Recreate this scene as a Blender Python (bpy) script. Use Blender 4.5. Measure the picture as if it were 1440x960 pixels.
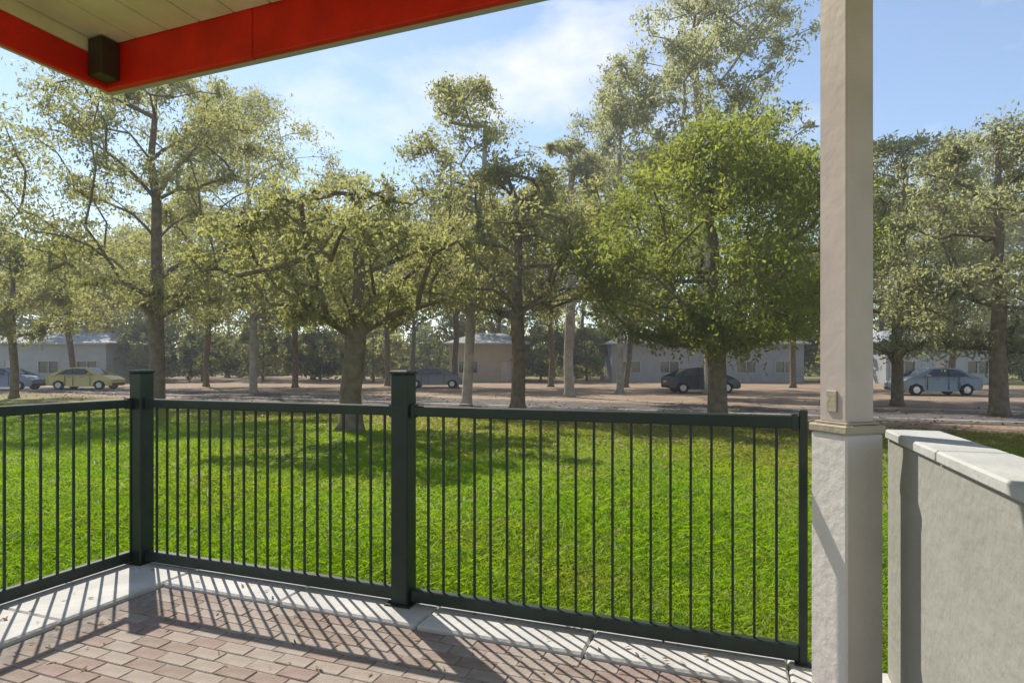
import bpy, bmesh, math, random
import numpy as np
from mathutils import Vector, Matrix
for o in list(bpy.data.objects): bpy.data.objects.remove(o)
S = bpy.context.scene
COL = S.collection
R = math.radians
# ------------------------------------------------------------------ camera
H = 1.55; F = 850.0; HOR = 515.0
cam = bpy.data.cameras.new('camera'); co = bpy.data.objects.new('camera', cam); COL.objects.link(co)
co.location = (0, 0, H); co.rotation_euler = (R(90), 0, 0)
cam.sensor_width = 36; cam.lens = 36*F/1440; cam.shift_y = (HOR-480)/1440
cam.clip_start = 0.05; cam.clip_end = 3000
S.camera = co
# ------------------------------------------------------------------ light
SUN_EL, SUN_AZ = 48.0, -32.0            # azimuth from +Y, negative = left
w = bpy.data.worlds.new('World'); S.world = w; w.use_nodes = True
nt = w.node_tree; nt.nodes.clear()
sk = nt.nodes.new('ShaderNodeTexSky'); sk.sky_type = 'NISHITA'; sk.sun_disc = False
sk.sun_elevation = R(SUN_EL); sk.sun_rotation = R(SUN_AZ); sk.altitude = 50; sk.air_density = 1.0; sk.dust_density = 0.15; sk.ozone_density = 1.0
bg = nt.nodes.new('ShaderNodeBackground'); bg.inputs[1].default_value = 0.102
wo = nt.nodes.new('ShaderNodeOutputWorld')
wtc = nt.nodes.new('ShaderNodeTexCoord'); wmp = nt.nodes.new('ShaderNodeMapping'); wmp.inputs['Scale'].default_value = (1, 1, 2.2); wmp.inputs['Location'].default_value = (.62, .1, .35)
wn = nt.nodes.new('ShaderNodeTexNoise'); wn.inputs['Scale'].default_value = 2.6; wn.inputs['Detail'].default_value = 9; wn.inputs['Roughness'].default_value = .58
wr = nt.nodes.new('ShaderNodeValToRGB'); wr.color_ramp.elements[0].position = .55; wr.color_ramp.elements[0].color = (.05, .05, .05, 1); wr.color_ramp.elements[1].position = .74; wr.color_ramp.elements[1].color = (.9, .9, .9, 1)
wm = nt.nodes.new('ShaderNodeMixRGB'); wm.inputs[2].default_value = (5.8, 5.85, 5.95, 1)
nt.links.new(wtc.outputs['Generated'], wmp.inputs[0]); nt.links.new(wmp.outputs[0], wn.inputs['Vector']); nt.links.new(wn.outputs['Fac'], wr.inputs[0])
nt.links.new(wr.outputs[0], wm.inputs[0]); nt.links.new(sk.outputs[0], wm.inputs[1]); nt.links.new(wm.outputs[0], bg.inputs[0]); nt.links.new(bg.outputs[0], wo.inputs[0])
sl = bpy.data.lights.new('sun', 'SUN'); sl.energy = 3.6; sl.angle = R(0.5); sl.color = (1, .95, .87)
so = bpy.data.objects.new('sun', sl); COL.objects.link(so)
sd = Vector((math.sin(R(SUN_AZ))*math.cos(R(SUN_EL)), math.cos(R(SUN_AZ))*math.cos(R(SUN_EL)), math.sin(R(SUN_EL))))
so.rotation_euler = sd.to_track_quat('Z', 'Y').to_euler(); so.location = sd*60
S.view_settings.view_transform = 'Standard'; S.view_settings.look = 'None'; S.view_settings.gamma = 1; S.view_settings.exposure = 0.85
# ------------------------------------------------------------------ helpers
rng = random.Random(4); nrng = np.random.default_rng(4)
def at(px, Y, py=None, z=0.0):
    x = (px-720)/F*Y
    return Vector((x, Y, H-(py-HOR)/F*Y if py is not None else z))
def gd(px, py): return at(px, H*F/(py-HOR))
def new_mat(name): 
    m = bpy.data.materials.new(name); m.use_nodes = True
    return m, m.node_tree, m.node_tree.nodes['Principled BSDF']
def mat(name, col, rough=.7, var=.25, scale=6, bump=.0, metal=0, col2=None, spec=.4):
    m, t, b = new_mat(name); N = t.nodes; L = t.links
    tc = N.new('ShaderNodeTexCoord'); n = N.new('ShaderNodeTexNoise'); n.inputs['Scale'].default_value = scale; n.inputs['Detail'].default_value = 6
    L.new(tc.outputs['Object'], n.inputs['Vector'])
    r = N.new('ShaderNodeValToRGB'); c = np.array(col); c2 = np.array(col2) if col2 else c*(1+var)
    r.color_ramp.elements[0].position = .3; r.color_ramp.elements[1].position = .7
    r.color_ramp.elements[0].color = (*(c*(1-var) if not col2 else c), 1); r.color_ramp.elements[1].color = (*c2, 1)
    L.new(n.outputs['Fac'], r.inputs['Fac']); L.new(r.outputs['Color'], b.inputs['Base Color'])
    b.inputs['Roughness'].default_value = rough; b.inputs['Metallic'].default_value = metal; b.inputs['Specular IOR Level'].default_value = spec
    if bump:
        bp = N.new('ShaderNodeBump'); bp.inputs['Strength'].default_value = bump; bp.inputs['Distance'].default_value = .02
        n2 = N.new('ShaderNodeTexNoise'); n2.inputs['Scale'].default_value = scale*6; n2.inputs['Detail'].default_value = 4
        L.new(tc.outputs['Object'], n2.inputs['Vector']); L.new(n2.outputs['Fac'], bp.inputs['Height']); L.new(bp.outputs['Normal'], b.inputs['Normal'])
    return m
class MB:
    def __init__(s): s.v = []; s.f = []
    def quad(s, a, b, c, d):
        n = len(s.v); s.v += [tuple(a), tuple(b), tuple(c), tuple(d)]; s.f.append((n, n+1, n+2, n+3))
    def frame_box(s, o, ex, ey, ez, x, y, z, c=0.0):       # box in a frame; ranges; chamfer c along all edges (bevelled)
        bm = bmesh.new(); bmesh.ops.create_cube(bm, size=1)
        for v in bm.verts:
            v.co = Vector(((x[0]+x[1])/2+v.co.x*(x[1]-x[0]), (y[0]+y[1])/2+v.co.y*(y[1]-y[0]), (z[0]+z[1])/2+v.co.z*(z[1]-z[0])))
        if c: bmesh.ops.bevel(bm, geom=bm.edges[:], offset=c, segments=1, affect='EDGES')
        o = Vector(o); ex = Vector(ex); ey = Vector(ey); ez = Vector(ez); n = len(s.v)
        bm.verts.index_update()
        for v in bm.verts: s.v.append(tuple(o+ex*v.co.x+ey*v.co.y+ez*v.co.z))
        for f in bm.faces: s.f.append(tuple(n+v.index for v in f.verts))
        bm.free(); return s
    def box(s, x, y, z, c=0.0): return s.frame_box((0,0,0), (1,0,0), (0,1,0), (0,0,1), x, y, z, c)
    def tube(s, pts, rad, n=8, cap=True):
        pts = [Vector(p) for p in pts]; rings = []
        if not hasattr(rad, '__len__'): rad = [rad]*len(pts)
        for i, p in enumerate(pts):
            d = (pts[min(i+1, len(pts)-1)]-pts[max(i-1, 0)]).normalized()
            a = d.orthogonal().normalized() if abs(d.z) < .99 else Vector((1,0,0)); a = (a-d*a.dot(d)).normalized(); b = d.cross(a)
            if i and True:
                a = pa-d*pa.dot(d); a = a.normalized(); b = d.cross(a)
            pa = a; k = len(s.v)
            for j in range(n):
                t = 2*math.pi*j/n; s.v.append(tuple(p+(a*math.cos(t)+b*math.sin(t))*rad[i]))
            rings.append(k)
        for i in range(len(rings)-1):
            for j in range(n):
                s.f.append((rings[i]+j, rings[i]+(j+1)%n, rings[i+1]+(j+1)%n, rings[i+1]+j))
        if cap:
            s.f.append(tuple(rings[0]+j for j in reversed(range(n)))); s.f.append(tuple(rings[-1]+j for j in range(n)))
        return s
    def mesh(s, name, m, smooth=False):
        me = bpy.data.meshes.new(name); me.from_pydata(s.v, [], s.f); me.update()
        for mm in (m if isinstance(m, (list, tuple)) else [m]): me.materials.append(mm)
        if smooth: me.polygons.foreach_set('use_smooth', [True]*len(me.polygons))
        return me
    def build(s, name, m, parent=None, smooth=False):
        return link(name, s.mesh(name, m, smooth), parent)
def link(name, me, parent=None):
    o = bpy.data.objects.new(name, me); COL.objects.link(o)
    if parent: o.parent = parent
    return o
def tag(o, label=None, cat=None, group=None, kind=None):
    if label: o['label'] = label
    if cat: o['category'] = cat
    if group: o['group'] = group
    if kind: o['kind'] = kind
    return o
def empty(name, loc=(0,0,0), rz=0):
    o = bpy.data.objects.new(name, None); COL.objects.link(o); o.location = loc; o.rotation_euler.z = rz; o.empty_display_size = .2
    return o

def np_mesh(name, v, k, m):                   # v: (n*k, 3) vertices of n separate k-gons
    v = np.asarray(v, dtype=np.float32).reshape(-1, 3); n = len(v)//k
    me = bpy.data.meshes.new(name); me.vertices.add(len(v)); me.vertices.foreach_set('co', v.ravel())
    me.loops.add(len(v)); me.loops.foreach_set('vertex_index', np.arange(len(v), dtype=np.int32))
    me.polygons.add(n); me.polygons.foreach_set('loop_start', np.arange(0, len(v), k, dtype=np.int32)); me.polygons.foreach_set('loop_total', np.full(n, k, dtype=np.int32))
    me.update(calc_edges=True); me.validate(); me.materials.append(m); return me
def unit(a): return a/np.maximum(1e-9, np.linalg.norm(a, axis=1))[:, None]
def foliage_mat(name, col, col2, trans=.45, scale=.9, tcol=None):
    m, t, b = new_mat(name); N = t.nodes; L = t.links
    tc = N.new('ShaderNodeTexCoord'); n = N.new('ShaderNodeTexNoise'); n.inputs['Scale'].default_value = scale; n.inputs['Detail'].default_value = 8; n.inputs['Roughness'].default_value = .75
    r = N.new('ShaderNodeValToRGB'); r.color_ramp.elements[0].position = .33; r.color_ramp.elements[1].position = .68
    r.color_ramp.elements[0].color = (*col, 1); r.color_ramp.elements[1].color = (*col2, 1)
    L.new(tc.outputs['Object'], n.inputs['Vector']); L.new(n.outputs['Fac'], r.inputs[0]); L.new(r.outputs[0], b.inputs['Base Color'])
    b.inputs['Roughness'].default_value = .55; b.inputs['Specular IOR Level'].default_value = .35
    tr = N.new('ShaderNodeBsdfTranslucent'); mx = N.new('ShaderNodeMixShader'); mx.inputs[0].default_value = trans
    mul = N.new('ShaderNodeMixRGB'); mul.blend_type = 'MULTIPLY'; mul.inputs[0].default_value = 1; mul.inputs[2].default_value = (*(tcol or (2.5, 2.5, 1.35)), 1)
    L.new(r.outputs[0], mul.inputs[1]); L.new(mul.outputs[0], tr.inputs[0])
    L.new(b.outputs[0], mx.inputs[1]); L.new(tr.outputs[0], mx.inputs[2]); L.new(mx.outputs[0], N['Material Output'].inputs[0])
    return m
# ------------------------------------------------------------------ frame of the shelter
V = Vector((.347, .938, 0)).normalized()     # away along the left edge of the floor
U = Vector((V.y, -V.x, 0))                    # to the right along the front edge
Z = Vector((0, 0, 1))
C = Vector((-2.88, 4.62, 0))
def P(u, v, z=0): return C+U*u+V*v+Z*z
# ------------------------------------------------------------------ materials
M_lawn = mat('lawn', (.12, .165, .007), .95, scale=.35, col2=(.21, .235, .014), bump=.6)
M_blade = foliage_mat('grass_blade', (.115, .21, .004), (.205, .31, .008), .5, .8, (1.9, 1.9, .5))
M_dirt = mat('bare_earth', (.20, .132, .08), .95, scale=.5, col2=(.30, .21, .135), bump=.6)
M_road = mat('asphalt', (.075, .066, .06), .92, scale=1.2, col2=(.115, .10, .09), bump=.5)
M_mortar = mat('joint_sand', (.26, .22, .185), .95, scale=30, bump=.6)
M_pavers = [mat('paver_clay', (.20, .145, .11), .88, scale=9, col2=(.29, .225, .175), bump=.35), mat('paver_buff', (.26, .205, .16), .88, scale=9, col2=(.35, .29, .24), bump=.35), mat('paver_rose', (.22, .15, .12), .88, scale=9, col2=(.30, .225, .185), bump=.35)]
M_kerb = mat('concrete', (.42, .40, .36), .88, scale=3.5, col2=(.55, .525, .475), bump=.35)
M_fence = mat('fence_paint', (.016, .027, .019), .45, scale=8, bump=.05)
M_red = mat('red_paint', (.62, .010, .001), .45, scale=4, var=.2, bump=.15)
M_ceil = mat('ceiling_board', (.64, .57, .40), .75, scale=5, col2=(.74, .67, .5), bump=.15)
M_dark = mat('dark_steel', (.035, .025, .015), .5, scale=6)
M_post = mat('taupe_paint', (.53, .435, .39), .6, scale=3, var=.12, bump=.12)
M_base = mat('pale_masonry', (.64, .58, .52), .8, scale=3, col2=(.72, .66, .60), bump=.3)
M_brown = mat('brown_cap', (.36, .30, .21), .8, scale=5, col2=(.46, .39, .29), bump=.25)
M_gutter = mat('gutter_zinc', (.45, .46, .47), .45, scale=3, var=.1)
M_wall = mat('pale_render', (.265, .255, .215), .88, scale=3.0, col2=(.31, .30, .26), bump=.4)
M_cap = mat('coping', (.38, .375, .345), .8, scale=5, col2=(.47, .465, .43), bump=.3)
M_tan = mat('tan_render', (.36, .31, .17), .88, scale=3, col2=(.46, .40, .25), bump=.4)
M_bark = mat('bark', (.11, .08, .045), .95, scale=5, col2=(.22, .17, .11), bump=.9)
M_bark2 = mat('pale_bark', (.24, .20, .15), .9, scale=3, col2=(.42, .37, .30), bump=.5)
M_olive = foliage_mat('leaf_olive', (.12, .12, .06), (.21, .205, .115), .64)
M_green = foliage_mat('leaf_green', (.095, .115, .032), (.175, .185, .05), .62)
M_deep = foliage_mat('leaf_deep', (.05, .06, .02), (.11, .122, .045), .52)
M_grey = foliage_mat('leaf_grey', (.135, .138, .10), (.23, .23, .17), .62)
M_dry = mat('dry_leaf', (.16, .085, .03), .8, scale=20, col2=(.32, .20, .09))
M_glass = mat('dark_glass', (.03, .035, .04), .12, scale=2, spec=.6)
M_tyre = mat('tyre', (.02, .02, .02), .85, scale=10)
M_rim = mat('rim', (.45, .45, .46), .35, scale=10, metal=.8)
M_lamp = mat('lamp_lens', (.75, .74, .70), .15, scale=10)
M_tail = mat('tail_lens', (.35, .015, .01), .2, scale=10)
M_plast = mat('trim', (.03, .03, .032), .6, scale=10)
def dry_patches(m, col, target):
    t = m.node_tree; N = t.nodes; L = t.links; src = target.links[0].from_socket
    tc = N.new('ShaderNodeTexCoord'); n = N.new('ShaderNodeTexNoise'); n.inputs['Scale'].default_value = .32; n.inputs['Detail'].default_value = 5; n.inputs['Roughness'].default_value = .7
    r = N.new('ShaderNodeValToRGB'); r.color_ramp.elements[0].position = .46; r.color_ramp.elements[1].position = .68; r.color_ramp.elements[1].color = (.5, .5, .5, 1)
    sp = N.new('ShaderNodeSeparateXYZ'); ma = N.new('ShaderNodeMath'); ma.operation = 'MULTIPLY_ADD'; ma.inputs[1].default_value = .5      # worn towards the road: y + x/2
    mr = N.new('ShaderNodeMapRange'); mr.inputs[1].default_value = 9.5; mr.inputs[2].default_value = 18; mr.inputs[4].default_value = .75
    ad = N.new('ShaderNodeMath'); ad.operation = 'ADD'; ad.use_clamp = True; mx = N.new('ShaderNodeMixRGB'); mx.inputs[2].default_value = (*col, 1)
    L.new(tc.outputs['Object'], n.inputs['Vector']); L.new(n.outputs['Fac'], r.inputs[0]); L.new(tc.outputs['Object'], sp.inputs[0]); L.new(sp.outputs['X'], ma.inputs[0]); L.new(sp.outputs['Y'], ma.inputs[2])
    L.new(ma.outputs[0], mr.inputs[0]); L.new(r.outputs[0], ad.inputs[0]); L.new(mr.outputs[0], ad.inputs[1]); L.new(ad.outputs[0], mx.inputs[0]); L.new(src, mx.inputs[1])
    for l in list(src.links):
        if l.to_node != mx: to = l.to_socket; L.remove(l); L.new(mx.outputs[0], to)
dry_patches(M_lawn, (.20, .165, .05), M_lawn.node_tree.nodes['Principled BSDF'].inputs['Base Color'])
dry_patches(M_blade, (.22, .19, .055), M_blade.node_tree.nodes['Principled BSDF'].inputs['Base Color'])
# ------------------------------------------------------------------ setting
def road_y(x, off=0): return 21.0-.56*x*.9+off if abs(x) < 26 else (21.0-.56*.9*26*(1 if x > 0 else -1)+off)
g = MB(); g.quad((-160, -30, -.02), (160, -30, -.02), (160, 260, -.02), (-160, 260, -.02)); tag(g.build('lawn', M_lawn), kind='structure')
def strip(name, m, o0, o1, z, wob, seed):
    rr = random.Random(seed); b = MB(); xs = np.linspace(-75, 40, 161); prev = None
    for x in xs:
        y = 21.5-.50*x
        a = Vector((x, y+o0+rr.gauss(0, wob), z)); d = Vector((x, y+o1+rr.gauss(0, wob), z))
        if prev: b.quad(prev[0], a, d, prev[1])
        prev = (a, d)
    return tag(b.build(name, m), kind='structure')
strip('bare_earth', M_dirt, -1.2, 60, -.012, .35, 3)
strip('road', M_road, 1.2, 6.2, -.004, .06, 5)
strip('road_kerb', M_kerb, 1.0, 1.2, .09, .0, 5); strip('road_kerb', M_kerb, 6.2, 6.4, .09, .0, 6)
q = np.random.default_rng(21); n = 9000; X = q.uniform(-32, 26, n); Y = 21.5-.5*X+q.normal(size=n)*5.5; X[:350] = q.uniform(-6, 5, 350); Y[:350] = q.uniform(5.4, 13, 350); ok = (Y > 5) & (Y < 60); X = X[ok]; Y = Y[ok]; n = len(X)
a = q.random(n)*6.283; sz_ = q.uniform(.035, .09, n)*np.clip(Y/14, .4, 1); e = np.stack([np.cos(a), np.sin(a), q.normal(size=n)*.2], 1)*sz_[:, None]; f_ = np.stack([-np.sin(a), np.cos(a), q.normal(size=n)*.2], 1)*sz_[:, None]*.5; p = np.stack([X, Y, np.full(n, .025)], 1)
M_dry = mat('dry_leaf', (.16, .085, .03), .8, scale=20, col2=(.32, .20, .09))
tag(link('leaf_litter', np_mesh('leaf_litter', np.stack([p-e, p+f_, p+e, p-f_], 1), 4, M_dry)), 'dry brown leaf litter scattered along the road and lawn edge', 'leaves', kind='stuff')
# grass blades
def blades(n, ylo, yhi, hgt, seed):
    q = np.random.default_rng(seed); Y = ylo*(yhi/ylo)**q.random(n); X = (q.random(n)*1.95-.95)*Y
    ux = (X-C.x)*U.x+(Y-C.y)*U.y; vx = (X-C.x)*V.x+(Y-C.y)*V.y
    ok = ~((ux > -.14) & (vx < .10)) & (Y < 19.8-.50*X)
    X = X[ok]; Y = Y[ok]; n = len(X); p = np.stack([X, Y, np.full(n, -.02)], 1)
    a = q.random(n)*6.283; w = (.0022+.0009*Y)*q.uniform(.7, 1.4, n); h = hgt*q.uniform(.45, 1.25, n)*(1+.35*np.sin(X*1.3)*np.cos(Y*.9))
    s = np.stack([np.cos(a), np.sin(a), 0*a], 1)*w[:, None]; l = np.stack([q.normal(size=n)*1.0, q.normal(size=n)*1.0, np.ones(n)*.85], 1)*h[:, None]
    l2 = l*np.array([.35, .35, .6])
    return np.stack([p-s, p+s, p+s*.6+l2, p+l, p-s*.6+l2], 1).reshape(-1, 3)
tag(link('grass', np_mesh('grass', blades(330000, 3, 25, .055, 1), 5, M_blade)), 'short bright green lawn grass beyond the fence', 'grass', kind='stuff')
# ------------------------------------------------------------------ paved floor
fl = tag(MB().frame_box(C, U, V, Z, (.55, 9), (-7, -.22), (-.12, .012)).build('paving', M_mortar), kind='structure')
def paver_mesh(i):
    b = MB().frame_box((0,0,0), (1,0,0), (0,1,0), (0,0,1), (-.0975, .0975), (-.0475, .0475), (-.03, .0165), .004)
    return b.mesh('paver', M_pavers[i])
pm = [paver_mesh(i) for i in range(3)]
cnt = 0; rr = random.Random(8); ang = math.atan2(U.y, U.x)
for j in range(-1, 30):
    for i in range(60):
        u = .55+.1+i*.2+(.1 if j % 2 else 0); v = -.22-.05-j*.1
        p = P(u, v)
        if u < .66 or v > -.26 or p.y < .6: continue
        px = 720+p.x/p.y*F; py = HOR+H*F/p.y
        if px < -60 or px > 1330 or py > 1010 or cnt > 290: continue
        o = link('paver', pm[rr.choice((0,0,1,1,1,2))], fl); o.location = p+Z*rr.gauss(0, .0016); o.rotation_euler = (rr.gauss(0, .006), rr.gauss(0, .006), ang+rr.gauss(0, .006)); cnt += 1
kb = empty('kerb', P(0, 0)); tag(kb, kind='structure')
def part(parent, name, m, u, v, z, c=.004, smooth=False):
    o = MB().frame_box(C, U, V, Z, u, v, z, c).build(name, m); o.parent = parent; o.matrix_parent_inverse = Matrix.Translation(-parent.location); return o
def adopt(o, parent): o.parent = parent; o.matrix_parent_inverse = Matrix.Translation(-parent.location); return o
for i in range(6): part(kb, 'kerb_slab', M_kerb, (.555+i*1.0, .549+(i+1)*1.0), (-.22, .105), (-.15, .042), .012)
for i in range(6): part(kb, 'kerb_slab', M_kerb, (-.15, .549), (.105-(i+1)*1.0, .099-i*1.0), (-.15, .045+.001*(i%2)), .012)
# fallen leaves on the floor
q = np.random.default_rng(12); n = 150; uu = q.random(n)*4.5-.1; vv = -q.random(n)**1.5*1.6+.1; lv = []
for k in range(n):
    p = P(uu[k], vv[k], .052 if (vv[k] > -.22 or uu[k] < .55) else .024); a = q.random()*6.28; s = .018*q.uniform(.6, 1.5); d = Vector((math.cos(a), math.sin(a), q.normal()*.25))*s; e = Vector((-math.sin(a), math.cos(a), q.normal()*.3))*s*.35
    lv += [p-d, p+e, p+d, p-e]
tag(link('fallen_leaves', np_mesh('fallen_leaves', [tuple(x) for x in lv], 4, M_dry)), 'small dry brown leaves scattered on the paved floor', 'leaves', kind='stuff')
# ------------------------------------------------------------------ fences
def fence(name, label, a, b, on_u, posts, n):
    r = empty(name, P(0, 0)); tag(r, label, 'fence')
    def pt(nm, s, w, z, c=.004):
        return part(r, nm, M_fence, s, w, z, c) if on_u else part(r, nm, M_fence, w, s, z, c)
    W = .055 if on_u else -.04
    pts = sorted(posts+[a, b])
    for s0, s1 in zip(pts[:-1], pts[1:]):
        if s1-s0 < .2: continue
        for z0, z1 in ((.06, .14), (1.235, 1.30)): pt('rail', (s0+.061, s1-.056), (W-.025, W+.025), (z0, z1), .006)
        pt('bracket', (s0+.0605, s0+.09), (W-.03, W+.03), (1.225, 1.31), .003); pt('bracket', (s1-.09, s1-.0605), (W-.03, W+.03), (1.225, 1.31), .003)
    for s in posts:
        pt('post', (s-.06, s+.06), (W-.06, W+.06), (.04, 1.5), .008); pt('post_cap', (s-.066, s+.066), (W-.066, W+.066), (1.5, 1.525), .008)
        pt('base_plate', (s-.09, s+.09), (W-.09, W+.09), (.043, .052), .003)
    if on_u: pt('end_post', (b-.055, b-.015), (W-.02, W+.02), (.04, 1.33), .004); pt('base_plate', (b-.075, b+.005), (W-.04, W+.04), (.043, .05), .002)
    k = 0; first = None
    d = (b-a)/n
    for i in range(n):
        s = a+d*(i+.5)
        if min(abs(s-t) for t in posts) < .075 or (on_u and s > b-.07): continue
        if first is None:
            first = pt('picket', (s-.0065, s+.0065), (W-.0065, W+.0065), (.14, 1.235), 0); s_first = s
        else:
            c = first.copy(); COL.objects.link(c); c.parent = r; c.matrix_parent_inverse = first.matrix_parent_inverse.copy(); c.location = (U if on_u else V)*(s-s_first)
    return r
fence('picket_fence', 'dark green metal picket fence running right from the corner post', .0, 4.66, True, [0.0, 2.31], 44)
fence('picket_fence', 'dark green metal picket fence running left towards the viewer', -2.3, .048, False, [-2.2], 22)
# ------------------------------------------------------------------ shelter: ceiling, red fascia, gutter, post
RC = at(150, 4.4); RC.z = 0; ru = (RC-C).dot(U); rv = (RC-C).dot(V); zb = H+389/F*4.4
sh = empty('picnic_shelter', RC); tag(sh, 'open shelter roof with red fascia and boarded ceiling overhead', 'shelter')
part(sh, 'fascia', M_red, (ru, 1.35), (rv, rv+.05), (zb, zb+.37), .006); part(sh, 'fascia', M_red, (1.354, 8), (rv, rv+.0495), (zb+.001, zb+.37), .006); part(sh, 'fascia', M_red, (ru-.05, ru-.002), (-4.6, rv+.05), (zb+.002, zb+.21), .006)
part(sh, 'gutter', M_gutter, (ru-.2, 8), (rv+.053, rv+.19), (zb+.05, zb+.19), .02); part(sh, 'gutter', M_gutter, (ru-.2, ru-.053), (-4.6, rv+.05), (zb+.052, zb+.19), .02)
for k in range(28): part(sh, 'ceiling_board', M_ceil, (ru+.004+k*.3, ru+.296+k*.3), (-4.6, rv-.004), (zb+.31, zb+.335+.001*(k%3)), .006)
part(sh, 'top_plate', M_ceil, (ru-.05, ru-.004), (-4.6, rv+.048), (zb+.213, zb+.37), .004)
part(sh, 'corner_bracket', M_dark, (ru+.003, ru+.14), (rv-.14, rv-.003), (zb+.035, zb+.30), .006)
part(sh, 'roof', M_gutter, (ru-.15, 8), (-4.6, rv+.14), (zb+.375, zb+.41), .01)
PC = at(1190, 2.80); PC.z = 0                              # square post set diagonally on a wider base
pu = Vector((math.sin(R(163.5)), math.cos(R(163.5)), 0)); pv = Vector((math.sin(R(253.5)), math.cos(R(253.5)), 0))
def pbox(parent, name, m, h, z0, z1, c=.006, hv=None): return adopt(MB().frame_box(PC, pu, pv, Z, (-h, h), (-(hv or h), hv or h), (z0, z1), c).build(name, m), parent)
pbox(sh, 'post', M_post, .0785, 1.295, zb+.3); pbox(sh, 'base_plate', M_brown, .094, 1.287, 1.297, .002)
pr_ = empty('post_base', PC); tag(pr_, 'pale square masonry base under the tall shelter post', 'pier')
pbox(pr_, 'pier', M_base, .105, -.1, 1.245, .008); pbox(pr_, 'cap', M_brown, .113, 1.247, 1.285, .006)
ck = MB(); ck.frame_box(PC, pu, pv, Z, (-.03, .03), (.079, .087), (1.34, 1.44), .003); adopt(ck.build('bracket', M_brown), sh)
# ------------------------------------------------------------------ low wall at right
w2 = empty('low_wall', P(5.2, -1)); tag(w2, 'pale rendered low wall at far right running towards the viewer', 'wall')
part(w2, 'wall', M_wall, (5.0, 5.2), (-5, .07), (-.1, 1.2), .008)
for k in range(6): part(w2, 'coping', M_cap, (4.985, 5.215), (.062-(k+1)*.8, .062-k*.8-.006), (1.2, 1.245), .008)
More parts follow.
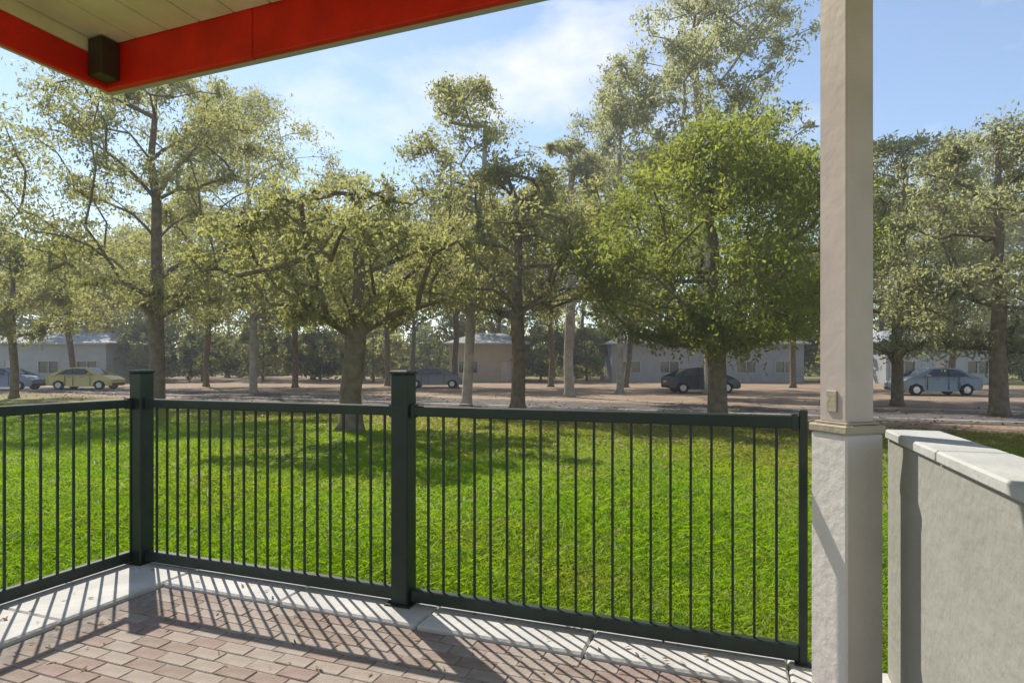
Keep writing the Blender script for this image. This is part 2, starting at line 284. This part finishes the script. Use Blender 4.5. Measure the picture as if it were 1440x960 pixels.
# ------------------------------------------------------------------ trees
def tree(name, px, Y, py_top, wpx, py_low, label, m, bark, n=30000, leaf=.07, clumps=90, r0=.22, size=.55, peak=.45, cat='tree', group=None, fork=.35, droop=.35, base_py=None):
    base = at(px, Y); top = H-(py_top-HOR)/F*Y; low = H-(py_low-HOR)/F*Y; rad = wpx/2/F*Y
    r = empty(name, base); tag(r, label, cat, group)
    if low < .3: low = .3
    cs = []
    for k in range(clumps):
        t = (k+rng.random())/clumps; a = rng.random()*6.283
        prof = (math.sin(math.pi*t**(math.log(.5)/math.log(peak))) if 0 < t < 1 else 0)**.55*.93+.07
        qq = rad*prof*math.sqrt(rng.uniform(.05, 1)); cs.append(Vector((qq*math.cos(a), qq*math.sin(a), low+(top-low)*t)))
    hf = low+(top-low)*.8; npt = 9; nodes = []; par = []; lean = (rng.gauss(0, .04), rng.gauss(0, .04))
    for k in range(npt):
        z = (-.15, .22)[k] if k < 2 else .22+(hf-.22)*(k-1)/(npt-2); nodes.append(Vector((lean[0]*z+rng.gauss(0, .03)*math.sqrt(max(z, 0)), lean[1]*z+rng.gauss(0, .03)*math.sqrt(max(z, 0)), z))); par.append(k-1)
    cen = Vector((0, 0, low)); wt = [0.0]*npt
    for c in sorted(cs, key=lambda c: (Vector((c.x, c.y, 0)).length+.35*abs(c.z-low))):
        best = None; bd = 1e9
        for i, nd in enumerate(nodes):
            if i < npt and nd.z < max(.4, low*.55): continue
            d = (c-nd).length+(.9*max(0, nd.z-c.z+.15*(c-nd).length))+(.25*nd.xy.length)
            if d < bd: bd = d; best = i
        if best is None: best = npt-1
        s0 = nodes[best]; L = (c-s0).length; st = max(1, int(L/.7)); prev = best
        bow = Vector((rng.gauss(0, .07), rng.gauss(0, .07), .10*rng.random()))*L
        for j in range(1, st+1):
            t = j/st; nodes.append(s0.lerp(c, t)+bow*math.sin(math.pi*t)); par.append(prev); wt.append(0.0); prev = len(nodes)-1
        wt[prev] += 1
    for i in range(len(nodes)-1, 0, -1):
        if par[i] >= 0: wt[par[i]] += wt[i]
    kk = r0/max(1.0, wt[0])**.5
    rd = [max(.012, kk*w_**.5) for w_ in wt]
    rd[0] = r0*1.75; rd[1] = min(rd[1], r0)*1.12
    tb = MB(); tb.tube(nodes[:npt], rd[:npt], 12)
    ch = {}
    for i in range(npt, len(nodes)): ch.setdefault(par[i], []).append(i)
    stack = [(p0, c0) for p0 in list(ch) if p0 < npt for c0 in ch[p0]]
    while stack:
        p0, i = stack.pop(); pts = [nodes[p0], nodes[i]]; rs = [min(rd[p0], rd[i]*1.2), rd[i]]
        while i in ch:
            nx = max(ch[i], key=lambda e: wt[e])
            for e in ch[i]:
                if e != nx: stack.append((i, e))
            i = nx; pts.append(nodes[i]); rs.append(rd[i])
        tb.tube(pts, rs, 6, False)
    tb.build('trunk', bark, r, True)
    cc = np.array([tuple(c) for c in cs]); k = len(cc); sz = nrng.uniform(.6, 1.3, k)*size; pr = nrng.uniform(.5, 1.5, k)*sz**2; pr /= pr.sum()
    idx = nrng.choice(k, n, p=pr); T = 15
    tw = unit(nrng.normal(size=(k*T, 3))+np.array([0, 0, .25]))*nrng.uniform(.55, 1.5, (k*T, 1)); ti = nrng.integers(0, T, n)
    d = tw[idx*T+ti]*nrng.random(n)[:, None]**.6+nrng.normal(size=(n, 3))*.13; lo = nrng.random(n) < .25; d[lo] = (unit(nrng.normal(size=(n, 3)))*nrng.random(n)[:, None]**.42)[lo]
    p = cc[idx]+d*sz[idx][:, None]*np.array([1.15, 1.15, .85]); p[:, 2] -= .10*sz[idx]*(d[:, 0]**2+d[:, 1]**2); p += .12*np.sin(p*3.1+np.array([0, 1, 2]))
    ax = nrng.normal(size=(n, 3)); ax[:, 2] -= droop*2; a = unit(ax); b = unit(np.cross(a, nrng.normal(size=(n, 3))))
    ls = leaf*nrng.uniform(.45, 1.6, n)[:, None]
    v = np.stack([p-a*ls, p+b*ls*.4, p+a*ls, p-b*ls*.4], 1).reshape(-1, 3)
    link('crown', np_mesh('crown', v, 4, m), r); return r
G = 'trees in the park'
tree('gum_tree', 20, 30, 345, 230, 470, 'low olive gum tree at far left edge, crown cut by the frame', M_olive, M_bark, 24000, .075, 70, .17, .6, group=G)
tree('gum_tree', 221, 24, 105, 400, 430, 'tall open olive gum tree behind the corner fence post', M_olive, M_bark, 56000, .066, 190, .27, .72, .42, group=G)
tree('gum_tree', 357, 35, 150, 340, 455, 'slender gum tree between the two fence posts, further back', M_olive, M_bark2, 44000, .085, 140, .2, .95, .4, group=G)
tree('shade_tree', 492, 14.6, 270, 400, 445, 'thick trunked tree standing nearest, left of the second fence post', M_olive, M_bark, 31000, .052, 130, .26, .45, .42, group=G)
tree('gum_tree', 655, 24, 120, 215, 430, 'narrow upright gum tree right of the second fence post', M_olive, M_bark2, 21000, .07, 90, .19, .64, .48, group=G)
tree('shade_tree', 728, 22, 245, 380, 440, 'low spreading dark trunked tree at centre beside the road', M_olive, M_bark, 27000, .072, 120, .24, .62, .4, group=G)
tree('gum_tree', 800, 31, 200, 130, 330, 'pale trunked thin gum tree between the centre tree and the dense green tree', M_grey, M_bark2, 9000, .09, 34, .24, .6, .5, group=G)
tree('broad_tree', 1010, 17.5, 198, 400, 490, 'dense bright green tree left of the tall square post', M_green, M_bark, 74000, .06, 260, .26, .72, .45, group=G)
tree('gum_tree', 1000, 34, -25, 290, 300, 'very tall sparse gum tree rising behind the dense green tree', M_grey, M_bark2, 44000, .10, 150, .33, .95, .5, group=G)
tree('gum_tree', 872, 36, 100, 170, 330, 'thin grey gum tree left of the tallest tree', M_grey, M_bark2, 20000, .10, 75, .2, .85, .5, group=G)
tree('broad_tree', 1262, 24, 195, 230, 500, 'grey green tree just right of the tall square post', M_grey, M_bark, 30000, .072, 120, .2, .65, .4, group=G)
tree('broad_tree', 1405, 19, 175, 290, 500, 'darker grey green tree at far right edge above the low wall', M_grey, M_bark, 36000, .06, 140, .24, .58, .42, group=G)
MG = 'middle trees beyond the road'
for i, (px, Y, pt, wd, pl, mm, wh_) in enumerate([(105, 46, 345, 230, 445, M_olive, 'above the yellow car'), (290, 47, 285, 250, 440, M_olive, 'right of the corner post'), (415, 45, 300, 230, 442, M_deep, 'left of the thick trunked tree'), (545, 48, 318, 210, 440, M_deep, 'above the second fence post'), (640, 44, 275, 220, 432, M_deep, 'left of the centre tree'), (775, 46, 262, 220, 432, M_deep, 'right of the centre tree'), (880, 45, 225, 200, 440, M_grey, 'left of the dense green tree'), (1115, 44, 215, 190, 440, M_grey, 'right of the dense green tree'), (1335, 42, 205, 240, 445, M_grey, 'between the two trees at far right')]):
    tree('park_tree', px, Y, pt, wd, pl, ['olive', 'olive', 'dark', 'dark', 'dark', 'dark', 'grey green', 'grey green', 'grey green'][i]+' tree in the middle row, '+wh_, mm, M_bark, 20000, .12, 100, .2, 1.15, .4, group=MG)
FG = 'far trees behind the houses'
wh = ['leftmost', 'second from left', 'third from left', 'fourth from left', 'fifth from left', 'sixth from left', 'seventh from left', 'eighth from left', 'just left of the tall square post', 'just right of the post', 'second right of the post', 'rightmost']
for i, (px, Y, pt, wd, mm) in enumerate([(60, 75, 385, 230, M_olive), (190, 68, 330, 210, M_olive), (320, 82, 350, 240, M_deep), (440, 70, 320, 220, M_olive), (580, 78, 340, 230, M_deep), (700, 72, 300, 210, M_olive), (815, 80, 345, 220, M_olive), (930, 70, 330, 220, M_green), (1090, 76, 340, 240, M_deep), (1235, 70, 275, 210, M_grey), (1345, 78, 290, 220, M_grey), (1450, 72, 260, 210, M_grey)]):
    tree('far_tree', px, Y, pt, wd, 520, ['bushy far tree', 'taller far tree'][i % 2]+' in the row behind the houses, '+wh[i], mm, M_bark, 17000, .24, 80, .3, 1.8, .42, group=FG)
fn = 70000; fx = nrng.uniform(-125, 125, fn); clx = nrng.uniform(-125, 125, 150); cly = nrng.uniform(96, 125, 150); clh = nrng.uniform(4.5, 9.5, 150); ci = nrng.integers(0, 150, fn)
fd = unit(nrng.normal(size=(fn, 3)))*nrng.random(fn)[:, None]**.4*np.array([4.5, 4, 1])
fz = nrng.random(fn)**.8; fp = np.stack([clx[ci]+fd[:, 0]*(1.15-fz*.6), cly[ci]+fd[:, 1], fz*clh[ci]*(1-.05*fd[:, 0]**2/2)], 1)
fa = unit(nrng.normal(size=(fn, 3))); fb = unit(np.cross(fa, nrng.normal(size=(fn, 3)))); fs = nrng.uniform(.25, .6, fn)[:, None]
tag(link('woodland', np_mesh('woodland', np.stack([fp-fa*fs, fp+fb*fs*.6, fp+fa*fs, fp-fb*fs*.6], 1), 4, M_deep)), 'dark belt of far woodland closing the view under the tree crowns', 'woodland', kind='stuff')
SG = 'shrubs in front of the far trees'
for i, (px, wd, pt) in enumerate([(215, 110, 455), (285, 120, 470), (370, 130, 460), (450, 110, 472), (525, 110, 455), (760, 120, 462), (825, 120, 468), (1105, 120, 458), (1195, 110, 470), (1440, 120, 455)]):
    tree('shrub', px, 60+2.2*(i % 4), pt, wd, 523, 'leafy '+['olive', 'dark'][i % 2]+' shrub beyond the bare earth, '+['beside the left house', 'second from the left house', 'third from the left house', 'fourth from the left house', 'left of the cream house', 'right of the cream house', 'left of the hidden grey house', 'right of the hidden grey house', 'left of the blue grey house', 'right of the blue grey house'][i], [M_olive, M_deep][i % 2], M_bark, 6500, .16, 40, .12, .8, .4, cat='shrub', group=SG)
# ------------------------------------------------------------------ cars
def car(loc, rz, col, label):
    m = mat('car_paint', col, .3, scale=2, var=.04, spec=.6)
    r = empty('parked_car', loc, rz); tag(r, label, 'car', 'cars parked beyond the road')
    prof = [(-2.1,.30,.80),(-2.14,.55,.82),(-2.1,.92,.80),(-1.5,.97,.82),(-1.0,1.43,.62),(-.4,1.5,.60),(.35,1.48,.60),(1.0,1.0,.80),(1.75,.88,.79),(2.08,.7,.78),(2.12,.4,.78),(2.0,.25,.76)]
    low = [(2.0,.25,.76),(1.72,.25,.8),(1.62,.52,.82),(1.3,.66,.82),(.98,.52,.82),(.88,.22,.82),(-.9,.22,.82),(-1.0,.52,.82),(-1.32,.66,.82),(-1.64,.52,.82),(-1.74,.27,.82)]
    loop = prof+low[1:]
    bm = bmesh.new(); sides = []
    for s in (-1, 1): sides.append([bm.verts.new((x, s*w_, z)) for x, z, w_ in loop])
    n = len(loop)
    for i in range(n): bm.faces.new((sides[0][i], sides[0][(i+1)%n], sides[1][(i+1)%n], sides[1][i]))
    for s in (0, 1):
        f = bm.faces.new(sides[s] if s else sides[s][::-1]); bmesh.ops.triangulate(bm, faces=[f])
    bmesh.ops.recalc_face_normals(bm, faces=bm.faces[:])
    me = bpy.data.meshes.new('body'); bm.to_mesh(me); bm.free(); me.materials.append(m); link('body', me, r)
    def W(z): return .82-(z-.97)*.42+.008
    for s in (-1, 1):
        for q4 in ([(-1.35,1.02),(-.95,1.36),(-.42,1.42),(-.42,1.02)], [(-.36,1.02),(-.36,1.42),(.28,1.40),(.8,1.02)]):
            b = MB(); k = [(x, s*W(z), z) for x, z in q4]; k2 = [(x, s*(W(z)-.02), z) for x, z in q4]
            b.v = k+k2; b.f = [(0,1,2,3),(7,6,5,4),(0,4,5,1),(1,5,6,2),(2,6,7,3),(3,7,4,0)]; b.build('side_window', M_glass, r)
        for x in (-1.32, 1.3):
            b = MB(); b.tube([(x, s*.66, .31), (x, s*.84, .31)], .31, 18); wh = b.build('wheel', M_tyre, r)
            b = MB(); b.tube([(x, s*.80, .31), (x, s*.852, .31)], [.2, .18], 12); b.build('rim', M_rim, wh)
        MB().box((2.0, 2.1), (s*.66-.12, s*.66+.12), (.62, .74), .02).build('headlight', M_lamp, r)
        MB().box((-2.15, -2.08), (s*.68-.1, s*.68+.1), (.68, .88), .02).build('tail_light', M_tail, r)
    for nm, a, b_ in (('windscreen', (.42,1.45,.56), (.97,1.04,.72)), ('rear_window', (-1.06,1.40,.56), (-1.44,1.03,.72))):
        b = MB(); e = .012 if nm == 'windscreen' else -.012
        b.v = [(a[0]+e, -a[2], a[1]+.01), (a[0]+e, a[2], a[1]+.01), (b_[0]+e, b_[2], b_[1]+.01), (b_[0]+e, -b_[2], b_[1]+.01), (a[0]-e, -a[2], a[1]-.01), (a[0]-e, a[2], a[1]-.01), (b_[0]-e, b_[2], b_[1]-.01), (b_[0]-e, -b_[2], b_[1]-.01)]
        b.f = [(0,1,2,3),(7,6,5,4),(0,4,5,1),(1,5,6,2),(2,6,7,3),(3,7,4,0)]; b.build(nm, M_glass, r)
    MB().box((2.06, 2.15), (-.7, .7), (.3, .45), .02).build('bumper', M_plast, r); MB().box((-2.17, -2.1), (-.7, .7), (.32, .47), .02).build('bumper', M_plast, r)
    MB().box((-2.175, -2.13), (-.26, .26), (.62, .73), .005).build('number_plate', M_lamp, r)
    for s in (-1, 1):
        MB().box((.62, .8), (min(s*.84, s*1.0), max(s*.84, s*1.0)), (.98, 1.12), .03).build('mirror', m, r)
        for x in (-.5, .3): MB().box((x-.18, x-.02), (min(s*.826, s*.85), max(s*.826, s*.85)), (.84, .87), .005).build('door_handle', M_plast, r)
        for x in (-.9, -.39, .72): MB().box((x-.012, x+.012), (min(s*.80, s*.826), max(s*.80, s*.826)), (.3, .96), 0).build('door_gap', M_plast, r)
    return r
for px, Y, col, lab, rz in ((8, 40, (.16, .19, .27), 'blue grey hatchback parked at far left edge', .1), (122, 41, (.55, .42, .10), 'mustard yellow hatchback parked behind the corner fence post', .05), (1310, 33, (.16, .20, .22), 'slate blue hatchback parked right of the tall square post', 3.1), (612, 44, (.16, .15, .15), 'dark grey hatchback parked right of the second fence post', 0), (985, 36, (.03, .035, .035), 'black hatchback parked behind the dense green tree', .05)):
    car(at(px, Y, z=-.01), rz, col, lab)
# ------------------------------------------------------------------ houses
def house(px0, px1, Y, py_eave, wall, roofc, label, doors=(.5,)):
    x0 = (px0-720)/F*Y; x1 = (px1-720)/F*Y; L = x1-x0; he = H-(py_eave-HOR)/F*Y; D = 8.0
    r = empty('low_house', ((x0+x1)/2, Y, 0)); tag(r, label, 'house')
    mw = mat('house_wall', wall, .85, scale=1.5, var=.08, bump=.2); mr = mat('house_roof', roofc, .8, scale=1.5, var=.2, bump=.3)
    ow = [] ; nwin = max(2, int(L/3.2)); h2 = L/2
    xs = [-h2+L*(i+.5)/nwin for i in range(nwin)]; isd = nwin//2
    # front wall built round its openings
    wb = MB(); ed = -h2
    for i, xc in enumerate(xs):
        ww = .5 if i == isd else 1.0; zz0 = 0 if i == isd else .85
        wb.box((ed, xc-ww), (-.1, .1), (-.1, he)); wb.box((xc-ww, xc+ww), (-.1, .1), (2.1, he))
        if zz0: wb.box((xc-ww, xc+ww), (-.1, .1), (-.1, zz0))
        ed = xc+ww
    wb.box((ed, h2), (-.1, .1), (-.1, he)); wb.box((-h2, -h2+.2), (.1, D), (-.1, he)); wb.box((h2-.2, h2), (.1, D), (-.1, he)); wb.box((-h2+.2, h2-.2), (D-.2, D), (-.1, he))
    wb.build('wall', mw, r)
    for i, xc in enumerate(xs):
        if i == isd:
            d = MB().box((xc-.49, xc+.49), (-.03, .03), (0, 2.09), .01).build('door', M_post, r); MB().box((xc+.36, xc+.42), (-.09, -.03), (.95, 1.05), .01).build('handle', M_rim, d)
        else:
            f = MB(); f.box((xc-1.0, xc-.91), (-.13, .04), (.85, 2.1)); f.box((xc+.91, xc+1.0), (-.13, .04), (.85, 2.1)); f.box((xc-.91, xc+.91), (-.13, .04), (.85, .94)); f.box((xc-.91, xc+.91), (-.13, .04), (2.01, 2.1)); f.box((xc-.04, xc+.04), (-.10, .03), (.94, 2.01))
            fo = f.build('window', M_cap, r); MB().box((xc-.91, xc+.91), (-.005, .012), (.94, 2.01)).build('pane', M_glass, fo)
    b = MB(); e = .5; rh = 1.3
    v = [(-h2-e, -e, he), (h2+e, -e, he), (h2+e, D+e, he), (-h2-e, D+e, he), (-h2+2.2, D/2, he+rh), (h2-2.2, D/2, he+rh)]
    b.v = v+[(x, y, z+.14) for x, y, z in v[:4]]; b.f = [(3,2,1,0), (0,1,7,6), (1,2,8,7), (2,3,9,8), (3,0,6,9), (6,7,5,4), (7,8,5), (8,9,4,5), (9,6,4)]; ro = b.build('roof', mr, r); MB().box((-h2-e, h2+e), (-e-.12, -e-.005), (he-.02, he+.13), .02).build('gutter', M_cap, ro); MB().box((h2*.35, h2*.35+.5), (D*.55, D*.55+.5), (he+.5, he+rh+.5), .02).build('chimney', mw, ro)
    MB().tube([(-h2+.3, -.18, 0), (-h2+.3, -.18, he-.03)], .05, 8).build('drainpipe', M_cap, r)
    return r
house(-120, 150, 56, 484, (.36, .37, .36), (.28, .29, .29), 'long pale grey house behind the parked cars at far left')
house(632, 738, 60, 484, (.44, .36, .27), (.24, .24, .23), 'cream house with grey roof behind the trees at centre')
house(860, 1130, 60, 484, (.33, .33, .34), (.20, .19, .19), 'grey house hidden behind the dense green tree')
house(1245, 1400, 54, 482, (.38, .40, .40), (.26, .28, .29), 'blue grey house right of the tall square post')

# ------------------------------------------------------------------ thin summer haze between here and the far trees
hz = MB(); hz.box((-165, 165), (-35, 265), (-1.2, 26)); hm = bpy.data.materials.new('haze'); hm.use_nodes = True; hn = hm.node_tree; hn.nodes.clear()
hv = hn.nodes.new('ShaderNodeVolumePrincipled'); hv.inputs['Color'].default_value = (.92, .95, 1, 1); hv.inputs['Density'].default_value = .0013; hv.inputs['Anisotropy'].default_value = .35
ho = hn.nodes.new('ShaderNodeOutputMaterial'); hn.links.new(hv.outputs[0], ho.inputs['Volume'])
tag(hz.build('haze', hm), 'thin pale haze hanging over the whole park', 'haze', kind='stuff')
